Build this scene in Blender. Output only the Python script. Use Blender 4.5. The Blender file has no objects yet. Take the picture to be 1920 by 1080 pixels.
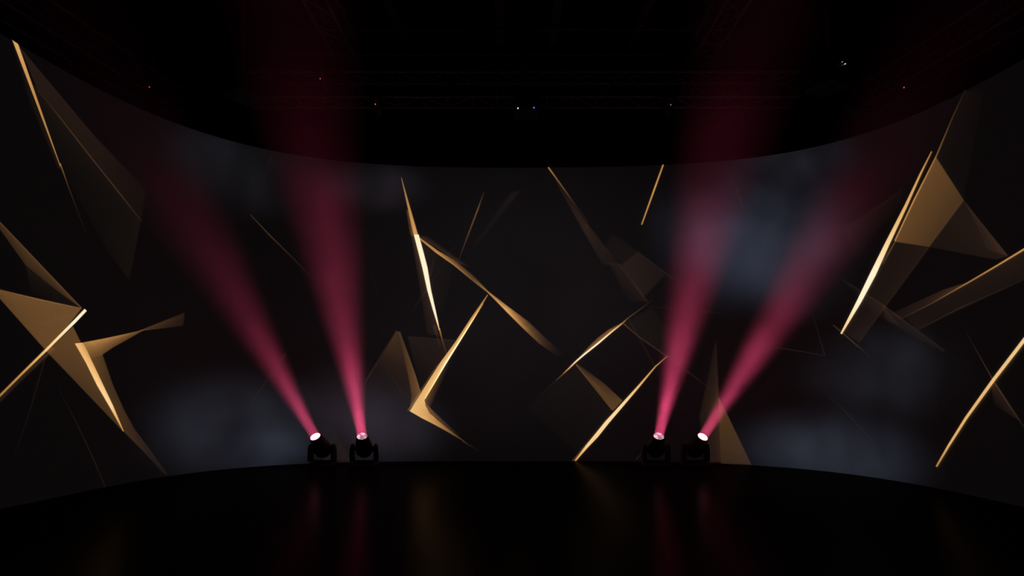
import bpy, bmesh, math, random
import numpy as np
from mathutils import Vector, Matrix

random.seed(7)
scene = bpy.context.scene
COL = scene.collection

# ------------------------------------------------------------------ camera
F = 1200.0                 # focal length in pixels of a 1920 wide frame
CAM_Z = 1.45
HOR = 719.0                # image row of the horizon
cam_data = bpy.data.cameras.new('camera')
cam_data.sensor_width = 36.0
cam_data.lens = F / 1920.0 * 36.0
cam_data.shift_y = (HOR - 540.0) / 1920.0
cam_data.clip_end = 200
cam = bpy.data.objects.new('camera', cam_data)
cam.location = (0, 0, CAM_Z)
cam.rotation_euler = (math.radians(90), 0, 0)
COL.objects.link(cam)
scene.camera = cam

scene.view_settings.view_transform = 'Standard'
scene.view_settings.look = 'None'
scene.view_settings.exposure = 0.0
scene.view_settings.gamma = 1.0
scene.view_settings.use_curve_mapping = False
scene.cycles.transparent_max_bounces = 24
scene.cycles.volume_step_rate = 0.6
scene.cycles.max_bounces = 4
scene.cycles.sample_clamp_indirect = 1.0

# ------------------------------------------------------------------ helpers
def tag(o, label=None, cat=None, group=None, kind=None):
    if label: o['label'] = label
    if cat: o['category'] = cat
    if group: o['group'] = group
    if kind: o['kind'] = kind
    return o

def obj(name, mesh, mat=None, parent=None):
    o = bpy.data.objects.new(name, mesh)
    COL.objects.link(o)
    if mat and not mesh.materials: mesh.materials.append(mat)
    if parent: o.parent = parent
    return o

def empty(name, loc=(0, 0, 0), rz=0.0):
    o = bpy.data.objects.new(name, None)
    o.empty_display_size = 0.2
    o.location = loc
    o.rotation_euler = (0, 0, rz)
    COL.objects.link(o)
    return o

class MB:
    """collects shapes and links them as one mesh object"""
    def __init__(self): self.bm = bmesh.new()
    def box(self, c, s, bevel=0.0, m=None):
        r = bmesh.ops.create_cube(self.bm, size=1.0)
        vs = r['verts']
        for v in vs:
            v.co = Vector((v.co.x * s[0], v.co.y * s[1], v.co.z * s[2]))
        if bevel:
            es = {e for v in vs for e in v.link_edges}
            rb = bmesh.ops.bevel(self.bm, geom=list(es), offset=bevel, segments=3, affect='EDGES', profile=0.5)
            vs = list({v for f in rb['faces'] for v in f.verts} | {v for v in vs if v.is_valid})
        M = Matrix.Translation(Vector(c))
        if m is not None: M = M @ m
        for v in vs: v.co = M @ v.co
        return vs
    def tube(self, p0, p1, r, n=10, r2=None):
        p0, p1 = Vector(p0), Vector(p1)
        d = p1 - p0
        if d.length < 1e-6: return
        q = d.to_track_quat('Z', 'Y').to_matrix().to_4x4()
        rr = bmesh.ops.create_cone(self.bm, cap_ends=True, segments=n, radius1=r, radius2=r if r2 is None else r2, depth=d.length)
        M = Matrix.Translation((p0 + p1) / 2) @ q
        for v in rr['verts']: v.co = M @ v.co
    def lathe(self, prof, n=32, m=None):
        rings = []
        for z, r in prof:
            if r < 1e-6: rings.append([self.bm.verts.new((0, 0, z))])
            else: rings.append([self.bm.verts.new((r * math.cos(2 * math.pi * k / n), r * math.sin(2 * math.pi * k / n), z)) for k in range(n)])
        for a, b in zip(rings, rings[1:]):
            for k in range(n):
                k2 = (k + 1) % n
                if len(a) == 1 and len(b) > 1: self.bm.faces.new((a[0], b[k2], b[k]))
                elif len(b) == 1 and len(a) > 1: self.bm.faces.new((a[k], a[k2], b[0]))
                elif len(a) > 1: self.bm.faces.new((a[k], a[k2], b[k2], b[k]))
        if m is not None:
            for r in rings:
                for v in r: v.co = m @ v.co
    def prism(self, pts, y0, y1):
        """outline in x,z pushed along y"""
        a = [self.bm.verts.new((x, y0, z)) for x, z in pts]
        b = [self.bm.verts.new((x, y1, z)) for x, z in pts]
        n = len(pts)
        self.bm.faces.new(a); self.bm.faces.new(b[::-1])
        for k in range(n):
            self.bm.faces.new((a[k], b[k], b[(k + 1) % n], a[(k + 1) % n]))
    def mesh(self, name, smooth=False):
        bmesh.ops.recalc_face_normals(self.bm, faces=self.bm.faces)
        me = bpy.data.meshes.new(name)
        self.bm.to_mesh(me); self.bm.free()
        if smooth:
            me.polygons.foreach_set('use_smooth', [True] * len(me.polygons))
            try: me.set_sharp_from_angle(angle=math.radians(40))
            except Exception: pass
        return me
    def build(self, name, mat, parent=None, smooth=False):
        return obj(name, self.mesh(name, smooth), mat, parent)

# ------------------------------------------------------------------ materials
def lin(c):
    c = np.asarray(c, float) / 255.0
    return np.where(c <= 0.04045, c / 12.92, ((c + 0.055) / 1.055) ** 2.4)

def new_mat(name):
    m = bpy.data.materials.new(name)
    m.use_nodes = True
    nt = m.node_tree
    for n in list(nt.nodes): nt.nodes.remove(n)
    out = nt.nodes.new('ShaderNodeOutputMaterial')
    return m, nt, out

def plain(name, col, rough=0.5, metal=0.0, noise=0.25, scale=14.0, spec=0.5):
    m, nt, out = new_mat(name)
    b = nt.nodes.new('ShaderNodeBsdfPrincipled')
    b.inputs['Roughness'].default_value = rough
    b.inputs['Metallic'].default_value = metal
    b.inputs['Specular IOR Level'].default_value = spec
    tc = nt.nodes.new('ShaderNodeTexCoord')
    nz = nt.nodes.new('ShaderNodeTexNoise'); nz.inputs['Scale'].default_value = scale; nz.inputs['Detail'].default_value = 4
    nt.links.new(tc.outputs['Object'], nz.inputs['Vector'])
    cr = nt.nodes.new('ShaderNodeValToRGB')
    cr.color_ramp.elements[0].color = (*[c * (1 - noise) for c in col], 1)
    cr.color_ramp.elements[1].color = (*[c * (1 + noise) for c in col], 1)
    nt.links.new(nz.outputs['Fac'], cr.inputs['Fac'])
    nt.links.new(cr.outputs['Color'], b.inputs['Base Color'])
    nt.links.new(b.outputs['BSDF'], out.inputs['Surface'])
    return m

def glow(name, col, strength):
    m, nt, out = new_mat(name)
    e = nt.nodes.new('ShaderNodeEmission')
    e.inputs['Color'].default_value = (*col, 1); e.inputs['Strength'].default_value = strength
    nt.links.new(e.outputs['Emission'], out.inputs['Surface'])
    m.cycles.emission_sampling = 'NONE'
    return m

M_black = plain('black_paint', (0.006, 0.006, 0.006), 0.85, spec=0.1)
M_ceil = plain('black_ceiling', (0.006, 0.006, 0.006), 0.9, spec=0.1)
M_body = plain('black_fixture_plastic', (0.022, 0.018, 0.019), 0.5, scale=40)
M_truss = plain('dark_anodised_metal', (0.25, 0.25, 0.25), 0.45, 0.4, scale=30)
M_joist = plain('grey_steel_joist', (0.25, 0.24, 0.24), 0.7, scale=8)
M_box = plain('pale_grey_box', (0.16, 0.15, 0.15), 0.7)
M_cable = plain('black_rubber', (0.008, 0.008, 0.008), 0.6)

def floor_mat():
    m, nt, out = new_mat('black_vinyl_floor')
    b = nt.nodes.new('ShaderNodeBsdfPrincipled')
    tc = nt.nodes.new('ShaderNodeTexCoord')
    mp = nt.nodes.new('ShaderNodeMapping'); mp.inputs['Scale'].default_value = (1.2, 9.0, 1.0)
    nz = nt.nodes.new('ShaderNodeTexNoise'); nz.inputs['Scale'].default_value = 3.0; nz.inputs['Detail'].default_value = 6; nz.inputs['Roughness'].default_value = 0.65
    nt.links.new(tc.outputs['Object'], mp.inputs['Vector']); nt.links.new(mp.outputs['Vector'], nz.inputs['Vector'])
    cr = nt.nodes.new('ShaderNodeValToRGB')
    cr.color_ramp.elements[0].color = (0.012, 0.012, 0.012, 1); cr.color_ramp.elements[1].color = (0.024, 0.022, 0.022, 1)
    nt.links.new(nz.outputs['Fac'], cr.inputs['Fac']); nt.links.new(cr.outputs['Color'], b.inputs['Base Color'])
    mr = nt.nodes.new('ShaderNodeMapRange'); mr.inputs['To Min'].default_value = 0.2; mr.inputs['To Max'].default_value = 0.28
    nt.links.new(nz.outputs['Fac'], mr.inputs['Value']); nt.links.new(mr.outputs['Result'], b.inputs['Roughness'])
    b.inputs['Specular IOR Level'].default_value = 0.0
    bp = nt.nodes.new('ShaderNodeBump'); bp.inputs['Strength'].default_value = 0.12; bp.inputs['Distance'].default_value = 0.01
    nt.links.new(nz.outputs['Fac'], bp.inputs['Height']); nt.links.new(bp.outputs['Normal'], b.inputs['Normal'])
    gl = nt.nodes.new('ShaderNodeBsdfGlossy'); gl.inputs['Color'].default_value = (0.9, 0.85, 0.82, 1)
    nt.links.new(mr.outputs['Result'], gl.inputs['Roughness']); nt.links.new(bp.outputs['Normal'], gl.inputs['Normal'])
    mx = nt.nodes.new('ShaderNodeMixShader'); mx.inputs['Fac'].default_value = 0.042
    nt.links.new(b.outputs['BSDF'], mx.inputs[1]); nt.links.new(gl.outputs['BSDF'], mx.inputs[2])
    nt.links.new(mx.outputs['Shader'], out.inputs['Surface'])
    return m

# ------------------------------------------------------------------ curved screen profile
bx = [0, 100, 200, 280, 300, 358, 436, 514, 578, 632, 700, 760, 960, 1180, 1340, 1418, 1496, 1574, 1640, 1698, 1776, 1855, 1920]
by = [954, 935, 913.5, 897.6, 894, 887, 878.6, 874, 870, 867.5, 866, 864.7, 863.6, 865.6, 869.7, 873, 879, 886.4, 894.5, 904, 920.5, 937, 950.6]
tx = [0, 100, 200, 300, 400, 474, 548, 640, 700, 758, 886, 960, 1000, 1246, 1404, 1460, 1500, 1600, 1700, 1800, 1920]
ty = [62, 121, 175, 219, 252.5, 276, 291.5, 301.5, 305.5, 310.5, 314, 315, 314.5, 308, 297.5, 289.5, 281, 256, 221, 176, 111]
nx = lambda x: (np.asarray(x, float) - 960) / 960
pb = np.polyfit(nx(bx), by, 7)
pt = np.polyfit(nx(tx), ty, 7)
def depth(px):
    yb = np.polyval(pb, nx(px))
    return CAM_Z * F / (yb - HOR)
def ztop(px):
    return CAM_Z + (HOR - np.polyval(pt, nx(px))) / F * depth(px)
def on_screen(px, py, off=0.0):
    """point of the curved screen seen at a pixel, moved OFF into the room"""
    D = float(depth(px)); e = 2.0
    X = (px - 960) / F * D
    D1 = float(depth(px + e)); D0 = float(depth(px - e))
    tx_ = (px + e - 960) / F * D1 - (px - e - 960) / F * D0
    ty_ = D1 - D0
    L = math.hypot(tx_, ty_)
    n = (ty_ / L, -tx_ / L)            # towards the camera side
    return Vector((X + n[0] * off, D + n[1] * off, CAM_Z + (HOR - py) / F * D))

# plan of the screen, carried on beyond the edges of the picture
cols = []
N = 260
for k in range(N + 1):
    px = -12 + (1944) * k / N
    p = on_screen(px, HOR)
    cols.append((p.x, p.y, float(ztop(px))))
def extend(a, b, n, step):
    r = []
    dx, dy = a[0] - b[0], a[1] - b[1]
    L = math.hypot(dx, dy); dx, dy = dx / L, dy / L
    for k in range(1, n + 1):
        r.append((a[0] + dx * step * k, a[1] + dy * step * k, a[2]))
    return r
left_ext = extend(cols[0], cols[4], 10, 0.5)
right_ext = extend(cols[-1], cols[-5], 10, 0.5)
cols = left_ext[::-1] + cols + right_ext

def screen_mesh():
    bm = bmesh.new()
    T = 0.05
    n = len(cols)
    rows = []
    for i, (x, y, zt) in enumerate(cols):
        a = cols[max(0, i - 1)]; b = cols[min(n - 1, i + 1)]
        tx_, ty_ = b[0] - a[0], b[1] - a[1]
        L = math.hypot(tx_, ty_)
        ox, oy = -ty_ / L * T, tx_ / L * T
        rows.append([bm.verts.new((x, y, 0)), bm.verts.new((x, y, zt)), bm.verts.new((x + ox, y + oy, zt)), bm.verts.new((x + ox, y + oy, 0))])
    for a, b in zip(rows, rows[1:]):
        for k in range(4):
            k2 = (k + 1) % 4
            bm.faces.new((a[k], a[k2], b[k2], b[k]))
    bm.faces.new(rows[0]); bm.faces.new(rows[-1][::-1])
    bmesh.ops.recalc_face_normals(bm, faces=bm.faces)
    me = bpy.data.meshes.new('projection_screen')
    bm.to_mesh(me); bm.free()
    me.polygons.foreach_set('use_smooth', [True] * len(me.polygons))
    me.set_sharp_from_angle(angle=math.radians(30))
    return me

# smoke of the shown picture, plus haze glow painted into the screen emission: (pixel, radii in m, srgb above the black level)
SMOKE_AND_GLOW = [
    ((440, 800), (1.9, 1.1), (28, 31, 38), 0.9),
    ((505, 845), (1.1, 0.7), (26, 30, 40), 0.9),
    ((1400, 455), (1.75, 1.35), (34, 38, 50), 0.8),
    ((1310, 420), (1.25, 1.0), (25, 26, 33), 0.8),  # denser haze in the beam, painted as emission on the screen
    ((1500, 470), (1.3, 1.3), (27, 29, 36), 0.8),
    ((1470, 320), (1.5, 0.9), (26, 28, 35), 1.0),
    ((1560, 850), (1.9, 0.85), (33, 37, 46), 1.0),
    ((1660, 700), (1.6, 0.9), (22, 24, 29), 1.0),
    ((450, 310), (1.6, 1.0), (20, 20, 24), 1.0),
    ((700, 350), (1.2, 0.6), (23, 20, 25), 1.0),
    ((730, 800), (1.4, 1.0), (28, 26, 32), 0.7),  # haze glow round the beam feet, painted on the screen
    ((650, 765), (1.1, 1.0), (22, 18, 23), 0.4),  # haze glow behind the second beam, painted, not part of the picture
    ((960, 560), (4.4, 3.4), (13, 11, 13), 0.3),
]
def screen_mat():
    m, nt, out = new_mat('screen_cloth_with_smoke_and_haze_glow')  # emission carries the painted haze glow as well as the smoke
    N_, L_ = nt.nodes, nt.links
    geo = N_.new('ShaderNodeNewGeometry')
    def noise(scale, detail, dist):
        n = N_.new('ShaderNodeTexNoise'); n.inputs['Scale'].default_value = scale
        n.inputs['Detail'].default_value = detail; n.inputs['Roughness'].default_value = 0.55; n.inputs['Distortion'].default_value = dist
        L_.new(geo.outputs['Position'], n.inputs['Vector']); return n
    nz = noise(0.5, 2.5, 0.15)
    fine = noise(90.0, 1, 0)
    acc = None
    for (p, r, c, depth_n) in SMOKE_AND_GLOW:
        w = on_screen(*p)
        sub = N_.new('ShaderNodeVectorMath'); sub.operation = 'SUBTRACT'; sub.inputs[1].default_value = w
        L_.new(geo.outputs['Position'], sub.inputs[0])
        sc = N_.new('ShaderNodeVectorMath'); sc.operation = 'MULTIPLY'; sc.inputs[1].default_value = (1 / r[0], 1 / r[0], 1 / r[1])
        L_.new(sub.outputs['Vector'], sc.inputs[0])
        ln = N_.new('ShaderNodeVectorMath'); ln.operation = 'LENGTH'
        L_.new(sc.outputs['Vector'], ln.inputs[0])
        mr = N_.new('ShaderNodeMapRange'); mr.interpolation_type = 'SMOOTHERSTEP'
        mr.inputs['From Min'].default_value = 1.15; mr.inputs['From Max'].default_value = 0.0
        L_.new(ln.outputs['Value'], mr.inputs['Value'])
        nr = N_.new('ShaderNodeMapRange'); nr.interpolation_type = 'SMOOTHSTEP'
        nr.inputs['From Min'].default_value = 0.28; nr.inputs['From Max'].default_value = 0.68
        nr.inputs['To Min'].default_value = 1.0 - 0.75 * depth_n; nr.inputs['To Max'].default_value = 1.0 + 0.5 * depth_n
        L_.new(nz.outputs['Fac'], nr.inputs['Value'])
        mu = N_.new('ShaderNodeMath'); mu.operation = 'MULTIPLY'
        L_.new(mr.outputs['Result'], mu.inputs[0]); L_.new(nr.outputs['Result'], mu.inputs[1])
        col = lin(c)
        vs = N_.new('ShaderNodeVectorMath'); vs.operation = 'SCALE'; vs.inputs[0].default_value = tuple(col)
        L_.new(mu.outputs['Value'], vs.inputs['Scale'])
        if acc is None: acc = vs.outputs['Vector']
        else:
            ad = N_.new('ShaderNodeVectorMath'); ad.operation = 'ADD'
            L_.new(acc, ad.inputs[0]); L_.new(vs.outputs['Vector'], ad.inputs[1]); acc = ad.outputs['Vector']
    ad = N_.new('ShaderNodeVectorMath'); ad.operation = 'ADD'; ad.inputs[1].default_value = tuple(lin((6.5, 6.3, 6.8)))
    L_.new(acc, ad.inputs[0])
    fr = N_.new('ShaderNodeMapRange'); fr.inputs['To Min'].default_value = 0.8; fr.inputs['To Max'].default_value = 1.2
    L_.new(fine.outputs['Fac'], fr.inputs['Value'])
    fs = N_.new('ShaderNodeVectorMath'); fs.operation = 'SCALE'
    L_.new(ad.outputs['Vector'], fs.inputs[0]); L_.new(fr.outputs['Result'], fs.inputs['Scale'])
    em = N_.new('ShaderNodeEmission'); L_.new(fs.outputs['Vector'], em.inputs['Color'])
    df = N_.new('ShaderNodeBsdfDiffuse'); df.inputs['Color'].default_value = (0.10, 0.098, 0.098, 1)
    a = N_.new('ShaderNodeAddShader')
    L_.new(em.outputs['Emission'], a.inputs[0]); L_.new(df.outputs['BSDF'], a.inputs[1])
    L_.new(a.outputs['Shader'], out.inputs['Surface'])
    m.cycles.emission_sampling = 'NONE'
    return m

screen = obj('projection_screen', screen_mesh(), screen_mat())
tag(screen, 'tall curved projection screen showing golden light shards on black', 'projection screen')

# ------------------------------------------------------------------ golden shards of the picture on the screen
PAL = [(0.0, (0, 0, 0)), (0.1, (12, 8, 5)), (0.2, (32, 20, 13)), (0.35, (68, 46, 24)), (0.5, (114, 79, 42)),
       (0.7, (184, 132, 72)), (0.85, (222, 173, 106)), (0.93, (243, 208, 152)), (1.0, (255, 234, 198))]
PL = np.array([p[0] for p in PAL]); PC = np.array([lin(p[1]) for p in PAL])
def pal(L):
    L = max(0.0, min(1.0, L))
    return tuple(float(np.interp(L, PL, PC[:, k])) for k in range(3))

SV, SF, SC = [], [], []
layer = [0.004]
def grid(rows):
    """rows of (px, py, level)"""
    off = layer[0]; layer[0] += 0.00012
    base = len(SV); w = len(rows[0])
    for r in rows:
        for (x, y, L) in r:
            SV.append(on_screen(x, y, off)); SC.append(pal(L))
    for i in range(len(rows) - 1):
        for j in range(w - 1):
            a = base + i * w + j
            SF.append((a, a + 1, a + w + 1, a + w))
def mix(a, b, t): return tuple(a[k] * (1 - t) + b[k] * t for k in range(len(a)))
def patch(a, b, c, d, L, soft=1.2):
    """four corners and their brightness, with a soft rim"""
    A, B, C, D = [(*p, l) for p, l in zip((a, b, c, d), L)]
    du = max(math.dist(a, b), math.dist(d, c)); dv = max(math.dist(a, d), math.dist(b, c))
    nu = max(2, int(du / 16)); nv = max(2, int(dv / 16))
    us = [0.0] + [k / nu for k in range(0, nu + 1)] + [1.0]
    vs = [0.0] + [k / nv for k in range(0, nv + 1)] + [1.0]
    su = min(0.3, soft / max(du, 1)); sv = min(0.3, soft / max(dv, 1))
    rows = []
    for j, v in enumerate(vs):
        row = []
        for i, u in enumerate(us):
            uu, vv = u, v
            if i == 1: uu = su
            if i == len(us) - 2: uu = 1 - su
            if j == 1: vv = sv
            if j == len(vs) - 2: vv = 1 - sv
            if i == 0: uu = -su
            if i == len(us) - 1: uu = 1 + su
            if j == 0: vv = -sv
            if j == len(vs) - 1: vv = 1 + sv
            p = mix(mix(A, B, uu), mix(D, C, uu), vv)
            edge = i in (0, len(us) - 1) or j in (0, len(vs) - 1)
            row.append((p[0], p[1], 0.0 if edge else p[2]))
        rows.append(row)
    grid(rows)
def strip(rows, soft=1.2):
    """ribbon through rows of (left point, right point, left level, right level), soft on every side"""
    R = [tuple((*r[0], r[2])) + tuple((*r[1], r[3])) for r in rows]
    P = []
    for a, b in zip(R, R[1:]):
        n = max(1, int(math.dist(((a[0] + a[3]) / 2, (a[1] + a[4]) / 2), ((b[0] + b[3]) / 2, (b[1] + b[4]) / 2)) / 12))
        for k in range(n): P.append(mix(a, b, k / n))
    P.append(R[-1])
    out = []
    for q in P:
        A, B = q[:3], q[3:]
        w = max(0.3, math.dist(A[:2], B[:2])); e = soft / w
        i_ = min(0.35, e * 0.5)
        o0 = mix(A, B, -e * 0.5); o1 = mix(A, B, 1 + e * 0.5)
        out.append([(o0[0], o0[1], 0.0), mix(A, B, i_), mix(A, B, 0.5), mix(A, B, 1 - i_), (o1[0], o1[1], 0.0)])
    grid(out)
def line(pts, soft=1.0):
    """polyline of (x, y, width, level)"""
    P = []
    for a, b in zip(pts, pts[1:]):
        n = max(1, int(math.dist(a[:2], b[:2]) / 14))
        for k in range(n): P.append(mix(a, b, k / n))
    P.append(pts[-1])
    rows = []
    for i, p in enumerate(P):
        q0 = P[max(0, i - 1)]; q1 = P[min(len(P) - 1, i + 1)]
        dx, dy = q1[0] - q0[0], q1[1] - q0[1]
        L = math.hypot(dx, dy); nx_, ny_ = -dy / L, dx / L
        h = p[2] / 2; s = soft
        inner = max(0.15, h - s * 0.5); outer = h + s * 0.5
        lv = 0.0 if i in (0, len(P) - 1) and False else p[3]
        rows.append([(p[0] - nx_ * outer, p[1] - ny_ * outer, 0), (p[0] - nx_ * inner, p[1] - ny_ * inner, lv),
                     (p[0] + nx_ * inner, p[1] + ny_ * inner, lv), (p[0] + nx_ * outer, p[1] + ny_ * outer, 0)])
    grid(rows)

# --- far left, upper fan
patch((36, 87), (176, 254), (190, 320), (70, 169), (.2, .17, .14, .18), 2)
patch((176, 254), (273, 355), (264, 413), (190, 320), (.17, .05, .1, .14), 3)
patch((44, 130), (70, 169), (264, 413), (113, 312), (.14, .13, .11, .03), 2)
patch((113, 312), (264, 413), (242, 525), (200, 470), (.03, .11, .1, .03), 2)
line([(70, 169, 1.5, .12), (110, 218, 2, .26), (170, 295, 2, .3), (230, 370, 2, .28), (265, 415, 1.5, .18)])
line([(27, 86, 5, .1), (60, 190, 7, .12), (112, 316, 5, .14)], 6)
patch((22.8, 75.5), (33.2, 82.5), (113.5, 312), (112, 312), (.78, .8, .5, .62))
line([(112, 306, 2.5, .5), (130, 356, 2, .25), (162, 442, 1.5, .05)])
# --- left edge, crossing sheets
patch((-8, 408), (48, 467), (48, 498), (-8, 420), (.3, .36, .24, .24))
patch((48, 467), (96, 518), (96, 537), (48, 498), (.36, .36, .24, .24))
patch((96, 518), (153, 578), (151, 578), (96, 537), (.36, .38, .3, .24))
line([(-8, 409, 1.5, .3), (153, 578, 1.5, .32)])
patch((48, 499), (150, 577), (100, 572), (56, 548), (.14, .1, .02, .02), 4)
patch((-8, 542), (152, 578), (88, 660), (-8, 552), (.44, .45, .42, .38))
line([(-8, 541, 1.5, .3), (72, 562, 2, .36), (152, 578, 1.5, .36)])
line([(72, 610, 3, .1), (150, 585, 3, .14)], 10)
patch((87, 659), (136, 612), (226, 795), (231, 810), (.38, .41, .36, .3))
line([(160, 581, 5.5, .98), (140, 602, 5.5, 1.), (85, 657, 4.5, .88), (40, 701, 4, .68), (-8, 749, 4, .58)])
line([(100, 652, 5, .3), (40, 708, 6, .22), (-8, 756, 7, .2)], 6)
strip([((168, 672), (191, 664), .42, .36), ((188, 714), (211, 722), .36, .3), ((212, 763), (234, 773), .34, .28), ((230, 808), (252, 806), .3, .24), ((268, 846), (277, 838), .24, .18), ((307, 888), (314, 890), .16, .1)], 2.5)

line([(234, 773, 1.5, .1), (258, 815, 1.6, .14), (314, 891, 1.5, .12)])
strip([((139.6, 644), (154, 642.5), .84, .76), ((150, 662), (162, 657), .84, .74), ((161, 681.5), (172, 678), .86, .8), ((181, 722), (190, 716), .9, .86), ((205, 763), (211, 760), .92, .9), ((230.4, 809), (231.4, 808.6), .7, .7)])

strip([((154, 642.5), (168, 672), .62, .44), ((170, 639.5), (191, 665), .66, .4), ((196, 634.5), (212, 651), .64, .38), ((222, 629), (242, 634.5), .6, .36), ((268, 618.6), (269, 619.2), .42, .36)])

patch((258, 621), (346, 586), (343, 611), (278, 619), (.4, .2, .16, .26), 1.5)
line([(108, 726, 1.5, .06), (148, 804, 2, .15), (175, 862, 2, .17), (197, 914, 2, .12)])
line([(86, 664, 2, .16), (55, 771, 2, .12), (26, 856, 1.5, .05)])
# --- centre left: long blade
patch((768, 425), (777, 445), (826, 628), (802, 628), (.2, .34, .2, .1), 3)
patch((786, 450), (850, 500), (830, 590), (812, 560), (.16, .05, .03, .12), 3)
patch((752, 333), (753.2, 334), (783.4, 440), (775.6, 440), (.5, .6, .76, .76))
patch((762, 395), (765, 395), (777, 442), (770, 442), (.3, .4, .4, .25), 2)
strip([((776, 440), (785, 440), .98, .98), ((784, 471), (793.5, 471), 1, 1), ((792, 502), (801.5, 502), 1, 1), ((801.5, 545), (808.5, 545), 1, 1), ((812, 582), (816.8, 582), 1, 1), ((819, 605), (821.8, 605), .95, .95), ((823, 619), (824.4, 619), .75, .75)])

line([(824, 616, 2.5, .6), (829, 636, 2.5, .36), (838, 666, 2, .2)])
line([(814, 610, 3, .25), (826, 650, 3, .14)], 4)
# its right hand arm
strip([((785.5, 448), (788, 446), .6, .6), ((818, 474.5), (822, 471), .72, .6), ((850, 497), (856, 490), .62, .3), ((884, 525), (890, 519), .5, .25), ((913, 547.5), (915, 546), .6, .55), ((948, 581), (954, 576), .82, .6), ((979, 613), (992, 604), .6, .32), ((1012, 645), (1026, 637), .32, .2), ((1048, 671), (1058, 665), .03, .03)])

line([(916, 549, 1.6, .4), (950, 584, 2, .66), (980, 614, 1.8, .5), (1012, 645, 1.5, .15)])
patch((786, 443), (802, 442), (882, 502), (862, 494), (.26, .08, .14, .26), 2)
line([(907, 361, 2, .2), (895, 395, 2.6, .42), (878, 440, 2.4, .36), (860, 488, 1.8, .15)])
patch((958, 363), (977, 356), (893, 462), (884, 462), (.11, .13, .06, .04), 6)
line([(774, 582, 1.5, .1), (800, 543, 2, .2)]); line([(806, 519, 3, .15), (815, 480, 3, .08)], 2)
line([(806, 537, 1.5, .1), (853, 461, 1.5, .1)])
line([(690, 495, 1.5, .05), (712, 560, 1.5, .09)])
# tent
strip([((747.5, 622), (750.4, 622), .24, .34), ((756, 662), (764, 660), .3, .38), ((766, 706), (780, 705), .34, .42), ((772, 742), (789, 735), .34, .46), ((768, 767), (778, 755), .3, .4)], 1.6)
strip([((743.5, 621), (749, 622), .3, .26), ((727, 650), (756, 662), .25, .23), ((708, 682), (766, 706), .14, .19), ((688, 714), (772, 742), .05, .14), ((668, 746), (768, 768), .0, .05)], 2)

line([(744, 620, 3, .16), (728, 646, 4, .2), (712, 672, 3, .2), (690, 708, 1.8, .24), (664, 750, 1.4, .16)], 1.8)
line([(722, 688, 1.5, .1), (760, 747, 1.5, .12)])
patch((764, 631), (854, 638), (822, 684), (778, 684), (.15, .15, .15, .08), 2)
patch((778, 684), (822, 684), (795, 728), (790, 730), (.08, .14, .1, .03), 3)
line([(766, 631.5, 1.5, .12), (855, 639, 1.5, .16)])
# elbow
patch((764, 769.5), (769, 771), (827, 679), (819, 684), (.42, .42, .34, .22), 1.5)
patch((836, 680), (845, 680), (805, 766), (795, 752), (.24, .06, .22, .46), 2)
patch((795, 752), (806, 764), (862, 817), (812, 784), (.5, .32, .14, .45), 2)
strip([((914, 552.5), (915, 553), .6, .6), ((884, 595), (889.5, 597), .7, .8), ((854, 641), (862, 641), .74, .9), ((826, 679), (838, 677.5), .76, .92), ((800, 720), (815.5, 717), .8, .9), ((782, 749), (796, 750), .82, .86), ((768.6, 771), (798, 760), .86, .8), ((792, 784.5), (806, 775), .82, .72), ((812, 794.5), (819, 787), .74, .62), ((834, 806.5), (838, 802), .6, .5), ((872, 829), (872.6, 828.4), .3, .28)])

line([(906, 569, 1.2, .6), (882, 607, 2, .9), (836, 681, 2.4, 1.0), (797, 748, 1.6, .7)])
line([(868, 827.5, 2, .3), (900, 846, 1.2, .06)])
# --- centre right
line([(1028, 314, 2.6, .6), (1059, 357, 2.4, .4), (1080, 386, 2, .2), (1104, 419, 2, .12)])
patch((1041, 341), (1045, 340), (1105, 425), (1096, 437), (.1, .12, .22, .22), 2)
patch((1096, 437), (1105, 425), (1160, 496), (1130, 497), (.22, .2, .1, .1), 3)
patch((1130, 465), (1150, 440), (1196, 472), (1166, 496), (.08, .07, .1, .1), 3)
patch((1166, 496), (1196, 472), (1250, 514), (1206, 557), (.19, .17, .1, .16), 2)
patch((1140, 492), (1166, 496), (1214, 565), (1180, 567), (.12, .18, .13, .05), 3)
line([(1158, 492, 2, .12), (1213, 566, 2, .2)]); line([(1195, 472, 1.5, .1), (1249, 513, 1.5, .18), (1295, 551, 1.5, .1)])
line([(1243.5, 309, 2.8, .62), (1228, 352, 3, .72), (1203, 421.5, 2.4, .62)])
patch((1370, 322), (1372, 324), (1396, 392), (1390, 385), (.1, .1, .1, .14), 2)
line([(1213, 574, 1.5, .1), (1290, 582, 1.7, .17), (1362, 588, 1.5, .08)])
patch((1079, 684), (1150, 766), (1090, 855), (985, 765), (.1, .07, .04, .02), 4)
strip([((1166, 605.6), (1166.6, 606.4), .4, .5), ((1141, 618), (1147, 622), .4, .55), ((1121, 633), (1120, 645), .36, .6), ((1110, 643), (1108, 654), .34, .6), ((1098, 656), (1096, 664), .34, .55), ((1077, 680), (1078, 679), .4, .5)])
line([(1224, 561, 1.5, .06), (1207, 575, 2, .22), (1176, 597.5, 2.2, .36), (1167, 606, 2.4, .6), (1147, 622, 2.6, .9), (1120, 645, 2.8, 1.0), (1096, 664, 2.8, 1.0), (1079, 678.6, 2.8, .92), (1067, 690.5, 2.4, .76), (1055, 702, 2, .42), (1040, 716, 1.6, .16), (1010, 742, 1.5, .06)])
strip([((1079, 683), (1082, 681), .34, .16), ((1114, 724), (1133, 719), .4, .26), ((1133, 748), (1153, 738), .38, .34), ((1149.5, 770), (1167, 751), .38, .38)], 1.6)
line([(1080, 684, 1.4, .4), (1148, 769, 1.6, .4)])
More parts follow.
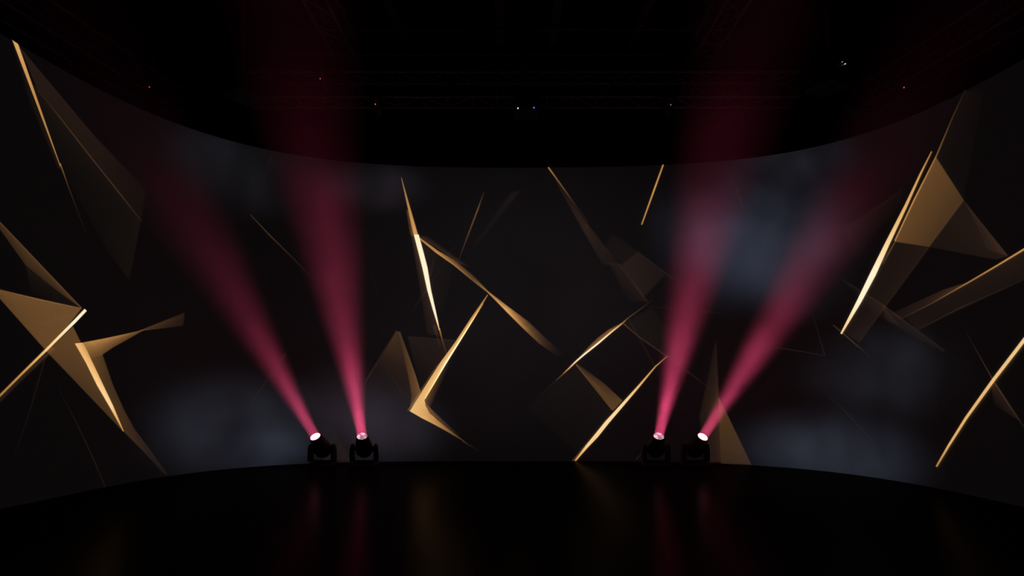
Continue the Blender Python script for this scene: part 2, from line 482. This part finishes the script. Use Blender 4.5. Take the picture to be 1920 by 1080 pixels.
patch((1147, 772), (1132, 797), (1081, 864), (1072, 864), (.12, .5, .46, .3), 2)
line([(1251.5, 667.6, 1.6, .5), (1229, 687, 2, .72), (1196, 726, 4, .86), (1167, 759, 5.5, .93), (1138, 792, 7, .93), (1118, 817, 7.4, .9), (1101, 836, 5.6, .88), (1078.5, 863.6, 2.2, .72)])
line([(1207, 845, 2, .1), (1192, 862, 2, .2)])
line([(1169, 607, 2, .36), (1197, 631, 2, .26), (1250, 668, 2, .26), (1295, 701, 2, .2), (1338, 734, 1.6, .1)])
patch((1169, 607), (1222, 576), (1300, 690), (1250, 667), (.11, .09, .04, .1), 3)
line([(1177, 595, 1.5, .18), (1228, 687, 1.5, .16), (1241, 712, 1.5, .06)])
patch((1341, 640), (1343, 640), (1348, 746), (1311, 782), (.1, .13, .27, .14), 1.5)
patch((1311, 781), (1348, 746), (1352, 866), (1322, 866), (.14, .27, .22, .14), 1.5)
patch((1347, 746.5), (1349, 746.5), (1409, 871), (1352, 869), (.4, .38, .26, .25), 1.4)
patch((600, 790), (625, 800), (660, 865), (605, 867), (.03, .06, .18, .15), 6)
# --- right
patch((1811, 170), (1846, 172), (1808, 376), (1757, 296), (.06, .02, .05, .08), 3)
patch((1756, 294), (1809, 376), (1744, 463), (1679, 453), (.42, .34, .34, .41))
patch((1809, 376), (1892, 480), (1868, 487), (1744, 463), (.16, .22, .14, .13), 1.5)
strip([((1808, 375), (1809, 376), .2, .2), ((1832, 420), (1850, 427), .08, .2), ((1852, 468), (1893, 480), .1, .22)], 1.5)
patch((1679, 453), (1744, 463), (1612, 642), (1581, 622), (.13, .16, .15, .11), 1.5)
line([(1744, 463, 2, .16), (1612, 642, 2, .12)])
patch((1655, 492), (1680, 452), (1681, 453), (1658, 497), (.3, .5, .36, .2), 1.5)
line([(1812, 168, 1.8, .14), (1790, 215, 2.2, .3), (1757, 293, 2.6, .5), (1716, 374, 2.8, .66), (1679, 452, 2.4, .6)])
line([(1748.5, 284, 1.8, .62), (1728, 325, 3.4, .74), (1700, 386, 5.5, .82), (1665, 457, 8.5, .92), (1638, 514, 11, 1.0), (1612, 565, 8.5, 1.0), (1578, 626, 3, .9)])
line([(1563, 609.5, 2, .26), (1600, 641, 2, .34), (1632, 668, 1.5, .1)])
patch((1579, 522), (1656, 571), (1690, 612), (1640, 590), (.07, .15, .14, .06), 2)
patch((1656, 571), (1774, 658), (1770, 660), (1662, 602), (.2, .12, .1, .08), 1.5)
line([(1579, 523, 1.5, .1), (1656, 571, 1.8, .2), (1774, 658, 1.5, .14)])
patch((1690, 599), (1818, 529), (1770, 543), (1672, 588), (.14, .32, .2, .1), 2)
patch((1700, 596), (1928, 465), (1928, 522), (1722, 619), (.11, .18, .12, .12), 1.5)
line([(1692, 598, 1.5, .2), (1750, 568, 2, .36), (1818, 529.5, 2.6, .58), (1870, 499, 3, .64), (1928, 464, 3.4, .72)])
line([(1722, 619, 1.5, .14), (1800, 578, 2, .22), (1928, 522, 1.6, .1)])
line([(1811, 619, 1.5, .1), (1840, 670, 1.8, .22), (1866, 716, 2, .32), (1895, 760, 2, .26), (1926, 806, 1.6, .2)])
patch((1860, 718), (1868, 717), (1916, 790), (1866, 760), (.25, .22, .17, .05), 3)
line([(1930, 628, 6.6, .9), (1866, 711, 6.2, .87), (1814, 783, 5, .85), (1781, 835, 4, .83), (1757.5, 875, 3, .66)], 1.6)
line([(1524, 587, 1.6, .09), (1547, 666, 2.2, .17)], 2); line([(1421, 647, 1.5, .12), (1480, 655, 1.7, .2), (1548, 667, 1.5, .14)])
line([(1517, 704, 1.6, .06), (1600, 786, 2, .14), (1660, 851, 1.6, .06)])
patch((1582, 431), (1694, 352), (1690, 384), (1604, 480), (.11, .05, .02, .04), 4)
line([(1580, 434, 1.5, .08), (1694, 358, 1.5, .08)])
# --- behind the left beams
line([(469, 403, 1.6, .26), (505, 441, 2, .32), (553, 488, 1.7, .22), (598, 535, 1.5, .06)])
line([(510, 290, 1.5, .1), (494, 344, 1.5, .06)]); line([(461, 306, 1.5, .06), (480, 352, 1.5, .1)])
line([(535, 664, 2, .25), (512, 695, 2, .18), (456, 778, 1.6, .06)])
line([(579, 742, 1.5, .08), (622, 797, 1.5, .1)])

def shards_mat():
    m, nt, out = new_mat('golden_light_on_screen')
    at = nt.nodes.new('ShaderNodeAttribute'); at.attribute_name = 'glow'
    geo = nt.nodes.new('ShaderNodeNewGeometry')
    nz = nt.nodes.new('ShaderNodeTexNoise'); nz.inputs['Scale'].default_value = 70; nz.inputs['Detail'].default_value = 2
    nt.links.new(geo.outputs['Position'], nz.inputs['Vector'])
    mr = nt.nodes.new('ShaderNodeMapRange'); mr.inputs['To Min'].default_value = 0.8; mr.inputs['To Max'].default_value = 1.2
    nt.links.new(nz.outputs['Fac'], mr.inputs['Value'])
    em = nt.nodes.new('ShaderNodeEmission')
    nt.links.new(at.outputs['Color'], em.inputs['Color']); nt.links.new(mr.outputs['Result'], em.inputs['Strength'])
    tr = nt.nodes.new('ShaderNodeBsdfTransparent')
    ad = nt.nodes.new('ShaderNodeAddShader')
    nt.links.new(em.outputs['Emission'], ad.inputs[0]); nt.links.new(tr.outputs['BSDF'], ad.inputs[1])
    nt.links.new(ad.outputs['Shader'], out.inputs['Surface'])
    m.cycles.emission_sampling = 'NONE'
    return m
me = bpy.data.meshes.new('shard_pattern')
me.from_pydata([tuple(v) for v in SV], [], SF)
ca = me.color_attributes.new('glow', 'FLOAT_COLOR', 'POINT')
ca.data.foreach_set('color', np.array([(*c, 1.0) for c in SC], dtype=np.float32).ravel())
pattern = obj('shard_pattern', me, shards_mat(), screen)
pattern['label'] = 'golden shards and lines of light shown on the screen'

# ------------------------------------------------------------------ room
def struct(name, mb, mat):
    o = mb.build(name, mat); o['kind'] = 'structure'; return o
XW, YB, YF, ZC = 8.6, 13.6, -4.0, 8.7
m = MB(); m.box((0, (YB + YF) / 2, -0.05), (2 * XW + 0.4, YB - YF + 0.4, 0.1)); struct('floor', m, floor_mat())
m = MB(); m.box((0, (YB + YF) / 2, ZC + 0.05), (2 * XW + 0.4, YB - YF + 0.4, 0.1)); struct('ceiling', m, M_ceil)
m = MB(); m.box((0, YB + 0.1, ZC / 2), (2 * XW + 0.4, 0.2, ZC)); struct('wall_back', m, M_black)
m = MB(); m.box((0, YF - 0.1, ZC / 2), (2 * XW + 0.4, 0.2, ZC)); struct('wall_front', m, M_black)
m = MB(); m.box((-XW - 0.1, (YB + YF) / 2, ZC / 2), (0.2, YB - YF, ZC)); struct('wall_left', m, M_black)
m = MB(); m.box((XW + 0.1, (YB + YF) / 2, ZC / 2), (0.2, YB - YF, ZC)); struct('wall_right', m, M_black)

# ------------------------------------------------------------------ moving heads
LT = 0.29            # pivot to lens
PZ = 0.345           # pivot height
def lens_mat(name, strength, spots, col):
    m, nt, out = new_mat(name)
    tc = nt.nodes.new('ShaderNodeTexCoord')
    vo = nt.nodes.new('ShaderNodeTexVoronoi'); vo.inputs['Scale'].default_value = 15.0
    nt.links.new(tc.outputs['Object'], vo.inputs['Vector'])
    mr = nt.nodes.new('ShaderNodeMapRange')
    mr.inputs['From Min'].default_value = 0.42; mr.inputs['From Max'].default_value = 0.7
    mr.inputs['To Min'].default_value = strength; mr.inputs['To Max'].default_value = strength * (1 - spots)
    nt.links.new(vo.outputs['Distance'], mr.inputs['Value'])
    em = nt.nodes.new('ShaderNodeEmission'); em.inputs['Color'].default_value = (*col, 1)
    nt.links.new(mr.outputs['Result'], em.inputs['Strength'])
    nt.links.new(em.outputs['Emission'], out.inputs['Surface'])
    m.cycles.emission_sampling = 'FRONT'
    return m
M_lens_hot = lens_mat('white_hot_lens', 3.2, 0.2, (1.0, 0.36, 0.5))
M_lens_pink = lens_mat('pink_lit_lens', 1.15, 0.75, (1.0, 0.56, 0.69))

def head_parts(pan, tilt, lensmat):
    """meshes in the head's own space: base on z=0"""
    b = MB()
    b.box((0, 0, 0.066), (0.44, 0.36, 0.084), 0.018)
    b.box((0, 0, 0.111), (0.30, 0.26, 0.012), 0.004)
    base = b.mesh('base', True)
    y = MB()
    y.lathe([(0.115, 0.0), (0.115, 0.115), (0.124, 0.12), (0.128, 0.11), (0.128, 0.0)], 28)
    y.box((0, 0, 0.137), (0.45, 0.11, 0.026), 0.008)
    for s in (-1, 1):
        pts = [(0.166, 0.125), (0.235, 0.125), (0.238, 0.22), (0.232, 0.34), (0.222, 0.40), (0.207, 0.424), (0.182, 0.424), (0.170, 0.405), (0.165, 0.34)]
        pts = [(s * x, z) for x, z in pts]
        y.prism(pts, -0.05, 0.05)
    yoke = y.mesh('yoke', True)
    h = MB()
    h.lathe([(-0.158, 0.0), (-0.156, 0.035), (-0.143, 0.075), (-0.115, 0.108), (-0.07, 0.133), (-0.01, 0.145), (0.05, 0.144), (0.11, 0.134),
             (0.17, 0.119), (0.23, 0.106), (0.262, 0.101), (0.262, 0.088), (0.0, 0.088), (0.0, 0.0)], 40)
    for k in range(10):
        a = 2 * math.pi * k / 10
        h.box((0, 0, 0), (0.012, 0.02, 0.10), 0.003, Matrix.Rotation(a, 4, 'Z') @ Matrix.Translation((0.142, 0, -0.01)))
    for s in (-1, 1):
        h.tube((s * 0.13, 0, 0), (s * 0.175, 0, 0), 0.035, 16)
    head = h.mesh('lamp_head', True)
    r = MB()
    r.lathe([(0.255, 0.103), (0.292, 0.099), (0.297, 0.094), (0.292, 0.088), (0.255, 0.088), (0.255, 0.103)], 40)
    ring = r.mesh('lens_ring', True)
    l = MB()
    l.lathe([(0.272, 0.0875), (0.292, 0.083), (0.303, 0.06), (0.310, 0.03), (0.312, 0.0)], 40)
    lens = l.mesh('lens', True)
    f = MB(); f.lathe([(0.0, 0.0), (0.0, 0.024), (0.03, 0.028), (0.03, 0.0)], 16)
    foot = f.mesh('rubber_foot', True)
    return base, yoke, head, ring, lens, foot
PARTS = head_parts(0, 0, None)

def aim(px, py, L, phi):
    """direction from L that passes through a pixel and leans PHI towards the camera"""
    best = None
    for k in range(400):
        D = 3.0 + 7.6 * k / 400
        P = Vector(((px - 960) / F * D, D, CAM_Z + (HOR - py) / F * D))
        d = (P - L).normalized()
        e = abs(-d.y - math.sin(phi))
        if best is None or e < best[0]: best = (e, d)
    return best[1]

BEAM_W = 21.0
SPREAD = 15.5
def beam_mat():
    m, nt, out = new_mat('lit_haze')
    geo = nt.nodes.new('ShaderNodeNewGeometry')
    sp = nt.nodes.new('ShaderNodeSeparateXYZ'); nt.links.new(geo.outputs['Position'], sp.inputs['Vector'])
    dv = nt.nodes.new('ShaderNodeMath'); dv.operation = 'DIVIDE'; dv.inputs[1].default_value = 8.0
    nt.links.new(sp.outputs['Z'], dv.inputs[0])
    cr = nt.nodes.new('ShaderNodeValToRGB'); cr.color_ramp.interpolation = 'EASE'
    el = cr.color_ramp.elements
    stops = [(0.12, 1.0), (0.36, 0.62), (0.47, 0.36), (0.53, 0.17), (0.64, 0.07), (0.94, 0.03)]
    el[0].position = stops[0][0]; el[0].color = (stops[0][1],) * 3 + (1,)
    el[1].position = stops[-1][0]; el[1].color = (stops[-1][1],) * 3 + (1,)
    for p, v in stops[1:-1]:
        e = el.new(p); e.color = (v, v, v, 1)
    nt.links.new(dv.outputs['Value'], cr.inputs['Fac'])
    # the haze hangs in the middle of the stage and thins out to both sides
    ml = nt.nodes.new('ShaderNodeMapRange'); ml.interpolation_type = 'SMOOTHSTEP'
    for k, v in zip(('From Min', 'From Max', 'To Min', 'To Max'), (-4.3, -2.9, 0.25, 1.0)): ml.inputs[k].default_value = v
    nt.links.new(sp.outputs['X'], ml.inputs['Value'])
    mrr = nt.nodes.new('ShaderNodeMapRange'); mrr.interpolation_type = 'SMOOTHSTEP'
    for k, v in zip(('From Min', 'From Max', 'To Min', 'To Max'), (3.6, 4.8, 1.0, 0.35)): mrr.inputs[k].default_value = v
    nt.links.new(sp.outputs['X'], mrr.inputs['Value'])
    mside = nt.nodes.new('ShaderNodeMath'); mside.operation = 'MULTIPLY'
    nt.links.new(ml.outputs['Result'], mside.inputs[0]); nt.links.new(mrr.outputs['Result'], mside.inputs[1])
    mr = nt.nodes.new('ShaderNodeMath'); mr.operation = 'MULTIPLY'
    nt.links.new(cr.outputs['Color'], mr.inputs[0]); nt.links.new(mside.outputs['Value'], mr.inputs[1])
    nz = nt.nodes.new('ShaderNodeTexNoise'); nz.inputs['Scale'].default_value = 1.1; nz.inputs['Detail'].default_value = 3
    nt.links.new(geo.outputs['Position'], nz.inputs['Vector'])
    nr = nt.nodes.new('ShaderNodeMapRange'); nr.inputs['From Min'].default_value = 0.3; nr.inputs['From Max'].default_value = 0.7
    nr.inputs['To Min'].default_value = 0.6; nr.inputs['To Max'].default_value = 1.4
    nt.links.new(nz.outputs['Fac'], nr.inputs['Value'])
    mu = nt.nodes.new('ShaderNodeMath'); mu.operation = 'MULTIPLY'
    nt.links.new(mr.outputs['Value'], mu.inputs[0]); nt.links.new(nr.outputs['Result'], mu.inputs[1])
    m2 = nt.nodes.new('ShaderNodeMath'); m2.operation = 'MULTIPLY'; m2.inputs[1].default_value = 0.04
    nt.links.new(mu.outputs['Value'], m2.inputs[0])
    vs = nt.nodes.new('ShaderNodeVolumeScatter'); vs.inputs['Color'].default_value = (1, 1, 1, 1); vs.inputs['Anisotropy'].default_value = 0.0
    nt.links.new(m2.outputs['Value'], vs.inputs['Density'])
    nt.links.new(vs.outputs['Volume'], out.inputs['Volume'])
    m.cycles.volume_sampling = 'MULTIPLE_IMPORTANCE'
    return m
M_beam = beam_mat()
def beam_mesh():
    b = MB()
    LEN = 9.0
    prof = [(0.0, 0.0)]
    for k in range(9):
        t = LEN * k / 8
        prof.append((t, 0.10 + t * math.tan(math.radians(SPREAD / 2 + 1.2))))
    prof.append((LEN, 0.0))
    b.lathe(prof, 32)
    return b.mesh('light_beam', True)
BEAM = beam_mesh()

HEADS = [
    # base pixel column, beam pixel, lens material, label, beam label, power factor
    (604.2, (350, 400), M_lens_hot, 'leftmost black moving head on the floor, tipped far to the left', 'pink light beam leaning far left from the leftmost moving head', 0.85),
    (682.8, (610, 400), M_lens_pink, 'black moving head second from left, beam nearly upright', 'pink light beam rising almost upright left of the central golden blade', 1.0),
    (1229.9, (1330, 400), M_lens_pink, 'black moving head second from right, tipped slightly to the right', 'pink light beam rising steeply from the head second from right', 1.0),
    (1303.8, (1562, 430), M_lens_hot, 'rightmost black moving head on the floor, tipped far to the right', 'pink light beam leaning far right from the rightmost moving head', 0.9),
]
YH = 10.85
PHI = math.radians(38)
for (px, bp, lm, lab, blab, pw) in HEADS:
    X = (px - 960) / F * YH
    piv = Vector((X, YH, PZ))
    d = aim(bp[0], bp[1], piv, PHI)
    L = piv + d * LT
    d = aim(bp[0], bp[1], L, PHI)
    L = piv + d * LT
    pan = math.atan2(d.x, -d.y); tilt = math.acos(d.z)
    root = empty('moving_head', (X, YH, 0))
    tag(root, lab, 'stage light', 'moving heads on the floor')
    base, yoke, head, ring, lens, foot = PARTS
    obj('base', base, M_body, root)
    for sx in (-1, 1):
        for sy in (-1, 1):
            o = obj('rubber_foot', foot, M_cable, root); o.location = (sx * 0.17, sy * 0.13, 0)
    o = obj('yoke', yoke, M_body, root); o.rotation_euler = (0, 0, pan * 0.25)
    h = obj('lamp_head', head, M_body, root)
    R = d.to_track_quat('Z', 'X')
    R = (Matrix.Rotation(pan, 4, 'Z') @ Matrix.Rotation(tilt, 4, 'X')).to_quaternion()
    h.rotation_mode = 'QUATERNION'; h.rotation_quaternion = R; h.location = (0, 0, PZ)
    obj('lens_ring', ring, M_body, h)
    lo = bpy.data.objects.new('lens', lens.copy()); COL.objects.link(lo); lo.parent = h
    lo.data.materials.clear(); lo.data.materials.append(lm)
    lo['label'] = 'glowing pink lens' if lm is M_lens_pink else 'glowing white lens'
    ld = bpy.data.lights.new('beam_lamp', 'AREA'); ld.shape = 'DISK'; ld.size = 0.165
    ld.energy = BEAM_W * pw; ld.color = (1.0, 0.08, 0.23); ld.spread = math.radians(SPREAD)
    lamp = bpy.data.objects.new('beam_lamp', ld); COL.objects.link(lamp); lamp.parent = h
    lamp.location = (0, 0, 0.315); lamp.rotation_euler = (math.pi, 0, 0)
    bo = obj('light_beam', BEAM, M_beam)
    bo.location = L + d * 0.028
    bo.rotation_mode = 'QUATERNION'; bo.rotation_quaternion = R
    tag(bo, blab, 'light beam', 'pink light beams in the haze')

# power cables on the floor beside the heads
def cable(pts, label):
    P = [Vector(p) for p in pts]; Q = []
    for i in range(len(P) - 1):
        p0, p1, p2, p3 = P[max(0, i - 1)], P[i], P[i + 1], P[min(len(P) - 1, i + 2)]
        for k in range(8):
            t = k / 8
            Q.append(0.5 * (2 * p1 + (p2 - p0) * t + (2 * p0 - 5 * p1 + 4 * p2 - p3) * t * t + (3 * p1 - p0 - 3 * p2 + p3) * t ** 3))
    Q.append(P[-1])
    b = MB(); rings = []
    for i, q in enumerate(Q):
        t = (Q[min(len(Q) - 1, i + 1)] - Q[max(0, i - 1)]).normalized()
        m = t.to_track_quat('Z', 'Y').to_matrix()
        rings.append([b.bm.verts.new(q + m @ Vector((0.011 * math.cos(2 * math.pi * k / 10), 0.011 * math.sin(2 * math.pi * k / 10), 0))) for k in range(10)])
    for u, v in zip(rings, rings[1:]):
        for k in range(10): b.bm.faces.new((u[k], u[(k + 1) % 10], v[(k + 1) % 10], v[k]))
    b.bm.faces.new(rings[0]); b.bm.faces.new(rings[-1])
    o = b.build('power_cable', M_cable, None, True)
    tag(o, label, 'cable')
def X_at(px, D): return (px - 960) / F * D
cable([(X_at(660, 11.0), 11.06, .06), (X_at(654, 11.1), 11.1, .012), (X_at(646, 11.2), 11.22, .012), (X_at(632, 11.3), 11.3, .012), (X_at(622, 11.2), 11.16, .012), (X_at(619, 11.05), 11.06, .06)],
      'black power cable on the floor between the two left moving heads')
cable([(X_at(1326, 11.0), 11.06, .06), (X_at(1335, 11.1), 11.12, .012), (X_at(1342, 11.3), 11.3, .012), (X_at(1356, 11.3), 11.38, .012), (X_at(1372, 11.2), 11.3, .012)],
      'black power cable trailing on the floor right of the rightmost moving head')

# ------------------------------------------------------------------ overhead rig
def truss(p0, p1, size, label, n, group='overhead trusses'):
    p0, p1 = Vector(p0), Vector(p1)
    root = empty('lighting_truss', (p0 + p1) / 2)
    tag(root, label, 'truss', group)
    c = (p0 + p1) / 2
    ax = (p1 - p0).normalized(); up = Vector((0, 0, 1)); sd = ax.cross(up).normalized()
    h = size / 2
    corners = [(-h, -h), (h, -h), (h, h), (-h, h)]
    P = lambda t, k: (p0 - c) + (p1 - p0) * t + sd * corners[k][0] + up * corners[k][1]
    for k in range(4):
        b = MB(); b.tube(P(0, k), P(1, k), 0.025, 12); b.build('chord', M_truss, root, True)
    for k in range(4):
        b = MB()
        for i in range(n):
            t0, t1 = i / n, (i + 1) / n
            a, e = (k, (k + 1) % 4) if i % 2 == 0 else ((k + 1) % 4, k)
            b.tube(P(t0, a), P(t1, e), 0.011, 8)
            b.tube(P(t0, k), P(t0, (k + 1) % 4), 0.011, 8)
        b.tube(P(1, k), P(1, (k + 1) % 4), 0.011, 8)
        b.build('lattice', M_truss, root, True)
    # hanging rods up to the ceiling
    for t in (0.12, 0.88):
        q = p0 + (p1 - p0) * t - c
        b = MB(); b.tube(q + Vector((0, 0, h)), Vector((q.x, q.y, ZC - c.z)), 0.012, 8); b.build('hanging_rod', M_truss, root)
    return root
truss((-4.5, 11.0, 6.5), (4.85, 11.0, 6.5), 0.42, 'long dark truss running across above the curved screen', 22)
tl = truss((-6.78, 7.4, 6.5), (-6.1, 11.5, 6.5), 0.42, 'dark truss along the left side above the screen edge', 10)
tr = truss((6.96, 7.4, 6.5), (6.3, 11.5, 6.5), 0.42, 'dark truss along the right side above the screen edge', 10)
truss((-2.86, 7.6, 7.15), (-2.84, 10.8, 7.15), 0.34, 'short dark truss above the second beam from left, running front to back', 8)
truss((3.28, 7.6, 7.15), (3.26, 10.8, 7.15), 0.34, 'short dark truss above the third beam from left, running front to back', 8)

def joist(x0, x1, y0, y1, z, label):
    b = MB()
    n = Vector((x1 - x0, y1 - y0, 0)).normalized(); s = Vector((-n.y, n.x, 0))
    L = math.hypot(x1 - x0, y1 - y0); c = Vector(((x0 + x1) / 2, (y0 + y1) / 2, z))
    M = Matrix.Rotation(math.atan2(n.y, n.x), 4, 'Z')
    b.box(c + Vector((0, 0, -0.13)), (L, 0.16, 0.02), 0, M); b.box(c + Vector((0, 0, 0.13)), (L, 0.16, 0.02), 0, M)
    b.box(c, (L, 0.02, 0.24), 0, M)
    o = b.build('ceiling_joist', M_joist)
    tag(o, label, 'ceiling joist', 'ceiling joists'); return o
ZJ = ZC - 0.16
joist(-2.35, -2.15, 10.6, 13.2, ZJ, 'grey ceiling joist above the inner left beam, leftmost of four')
joist(-0.24, -0.24, 11.0, 13.2, ZJ, 'grey ceiling joist just left of the hanging cable loop')
joist(0.86, 0.82, 11.0, 13.2, ZJ, 'grey ceiling joist just right of the hanging cable loop')
joist(2.62, 2.42, 10.6, 13.2, ZJ, 'grey ceiling joist above the inner right beam, rightmost of four')

def pipe(x0, x1, y, z, label):
    root = empty('ceiling_pipe', ((x0 + x1) / 2, y, z)); tag(root, label, 'pipe', 'pipes under the ceiling')
    b = MB(); b.tube(((x0 - x1) / 2, 0, 0), ((x1 - x0) / 2, 0, 0), 0.03, 12); b.build('pipe_run', M_truss, root, True)
    for t in (-0.42, 0, 0.42):
        b = MB(); b.tube((t * (x1 - x0), 0, 0.02), (t * (x1 - x0), 0, ZC - z), 0.01, 8); b.build('pipe_hanger', M_truss, root)
pipe(-4.6, 4.6, 12.3, 8.25, 'upper dark pipe running across under the ceiling')
pipe(-4.7, 3.1, 13.0, 8.12, 'lower dark pipe running across close to the back wall')

# cable loop and hanging unit in the middle
b = MB()
pts = []
for k in range(25):
    a = math.pi * k / 24
    pts.append(Vector((0.28 + 0.17 * math.cos(a), 12.0, 7.95 - 0.13 * math.sin(a) + 0.02 * math.sin(7 * a))))
for p, q in zip(pts, pts[1:]): b.tube(p, q, 0.014, 8)
b.tube(pts[0], (pts[0].x, 12.0, ZC), 0.014, 8); b.tube(pts[-1], (pts[-1].x, 12.0, ZC), 0.014, 8)
tag(b.build('cable_loop', M_truss, None, True), 'slack cable loop hanging from the ceiling above the middle projector', 'cable')

def led(parent, p, col, strength, r=0.012):
    b = MB(); b.lathe([(-r, 0), (-r * .7, r * .7), (0, r), (r * .7, r * .7), (r, 0)], 12)
    o = b.build('status_light', glow('status_light', col, strength), parent, True); o.location = p
    return o
def projector(x, y, z, rz, label, w=0.42, leds=()):
    root = empty('hanging_projector', (x, y, z), rz); tag(root, label, 'projector', 'projectors hung from the rig')
    b = MB(); b.box((0, 0, 0), (w, 0.5, 0.30), 0.03)
    for k in range(6): b.box((w / 2 + 0.002, -0.16 + k * 0.06, 0), (0.01, 0.03, 0.18), 0.003)
    b.build('housing', M_body, root, True)
    b = MB(); b.lathe([(0.0, 0.0), (0.0, 0.085), (0.07, 0.085), (0.07, 0.065), (0.03, 0.055), (0.03, 0.0)], 24, Matrix.Translation((0, -0.24, 0.02)) @ Matrix.Rotation(math.radians(90), 4, 'X'))
    b.build('lens_barrel', M_body, root, True)
    b = MB()
    b.tube((0, 0, 0.14), (0, 0, ZC - z), 0.03, 12); b.box((0, 0, 0.17), (0.26, 0.26, 0.03), 0.006)
    b.build('ceiling_mount', M_truss, root, True)
    for p, c, s in leds: led(root, p, c, s)
    return root
yP = 10.4
def zof(py, D): return CAM_Z + (HOR - py) / F * D
pj = projector(X_at(987, yP), yP, zof(199, yP), 0, 'black projector hanging at the middle of the cross truss, with two indicator lights',
          leds=[((-0.14, -0.262, -0.147), (1.0, 0.95, 0.8), 0.9), ((0.113, -0.262, -0.138), (0.2, 0.2, 1.0), 1.1)])
projector(X_at(455, 9.6), 9.6, zof(165, 9.6), math.radians(-30), 'black projector hanging at the left above the leftmost beam')
projector(X_at(1552, 9.6), 9.6, zof(150, 9.6), math.radians(30), 'black projector hanging at the right with a white indicator light', w=0.5,
          leds=[((0.02, -0.262, 0.13), (0.9, 0.95, 1.0), 0.8), ((-0.05, -0.262, 0.145), (0.5, 0.6, 1.0), 0.2)])

def spot(px, py, D, label, col, strength, ztr):
    z = zof(py, D) + 0.06
    root = empty('hanging_spotlight', (X_at(px, D), D, z)); tag(root, label, 'spotlight', 'spotlights clamped to the trusses')
    b = MB(); b.lathe([(-0.18, 0.0), (-0.18, 0.07), (-0.1, 0.085), (0.1, 0.085), (0.2, 0.11), (0.2, 0.10), (0.1, 0.075), (0.1, 0.0)], 24, Matrix.Rotation(math.radians(55), 4, 'X'))
    b.build('lamp_housing', M_body, root, True)
    b = MB()
    for s in (-1, 1): b.box((s * 0.115, 0, 0.05), (0.012, 0.035, 0.14), 0.003)
    b.box((0, 0, 0.12), (0.242, 0.035, 0.012), 0.003)
    b.tube((0, 0, 0.12), (0, 0, max(0.13, ztr - z)), 0.014, 10)
    b.build('hanging_bracket', M_truss, root, True)
    led(root, (0, -0.135, -0.06), col, strength, 0.010)
    return root
spot(707, 202, 10.72, 'spotlight under the cross truss with a red indicator, left of the middle projector', (1, 0.22, 0.2), 0.75, 6.27)
spot(605, 155, 10.4, 'spotlight with a red indicator above the inner left beam', (1, 0.25, 0.22), 0.4, 7.0)
spot(1254, 203, 10.72, 'spotlight under the cross truss with a pale indicator, right of the middle projector', (0.6, 0.62, 0.4), 0.35, 6.27)
# red indicator lamps on the inner lower chords of the two side trusses
def chord_light(root, px, py, D, col, st):
    p = Vector((X_at(px, D), D, zof(py, D)))
    led(root, p - root.location, col, st, 0.012)
chord_light(tl, 280, 163, 10.44, (1, 0.06, 0.06), 0.5)
chord_light(tr, 1695, 164, 10.1, (1, 0.12, 0.12), 0.55)

b = MB(); b.box((X_at(982.5, 13.5), 13.52, zof(252.5, 13.45)), (0.84, 0.14, 0.205), 0.012)
tag(b.build('wall_box', M_box), 'grey rectangular box on the black back wall above the screen centre', 'wall box')

# ------------------------------------------------------------------ world
w = bpy.data.worlds.new('world'); scene.world = w; w.use_nodes = True
bg = w.node_tree.nodes.get('Background') or w.node_tree.nodes.new('ShaderNodeBackground')
bg.inputs['Color'].default_value = (0, 0, 0, 1); bg.inputs['Strength'].default_value = 0.0
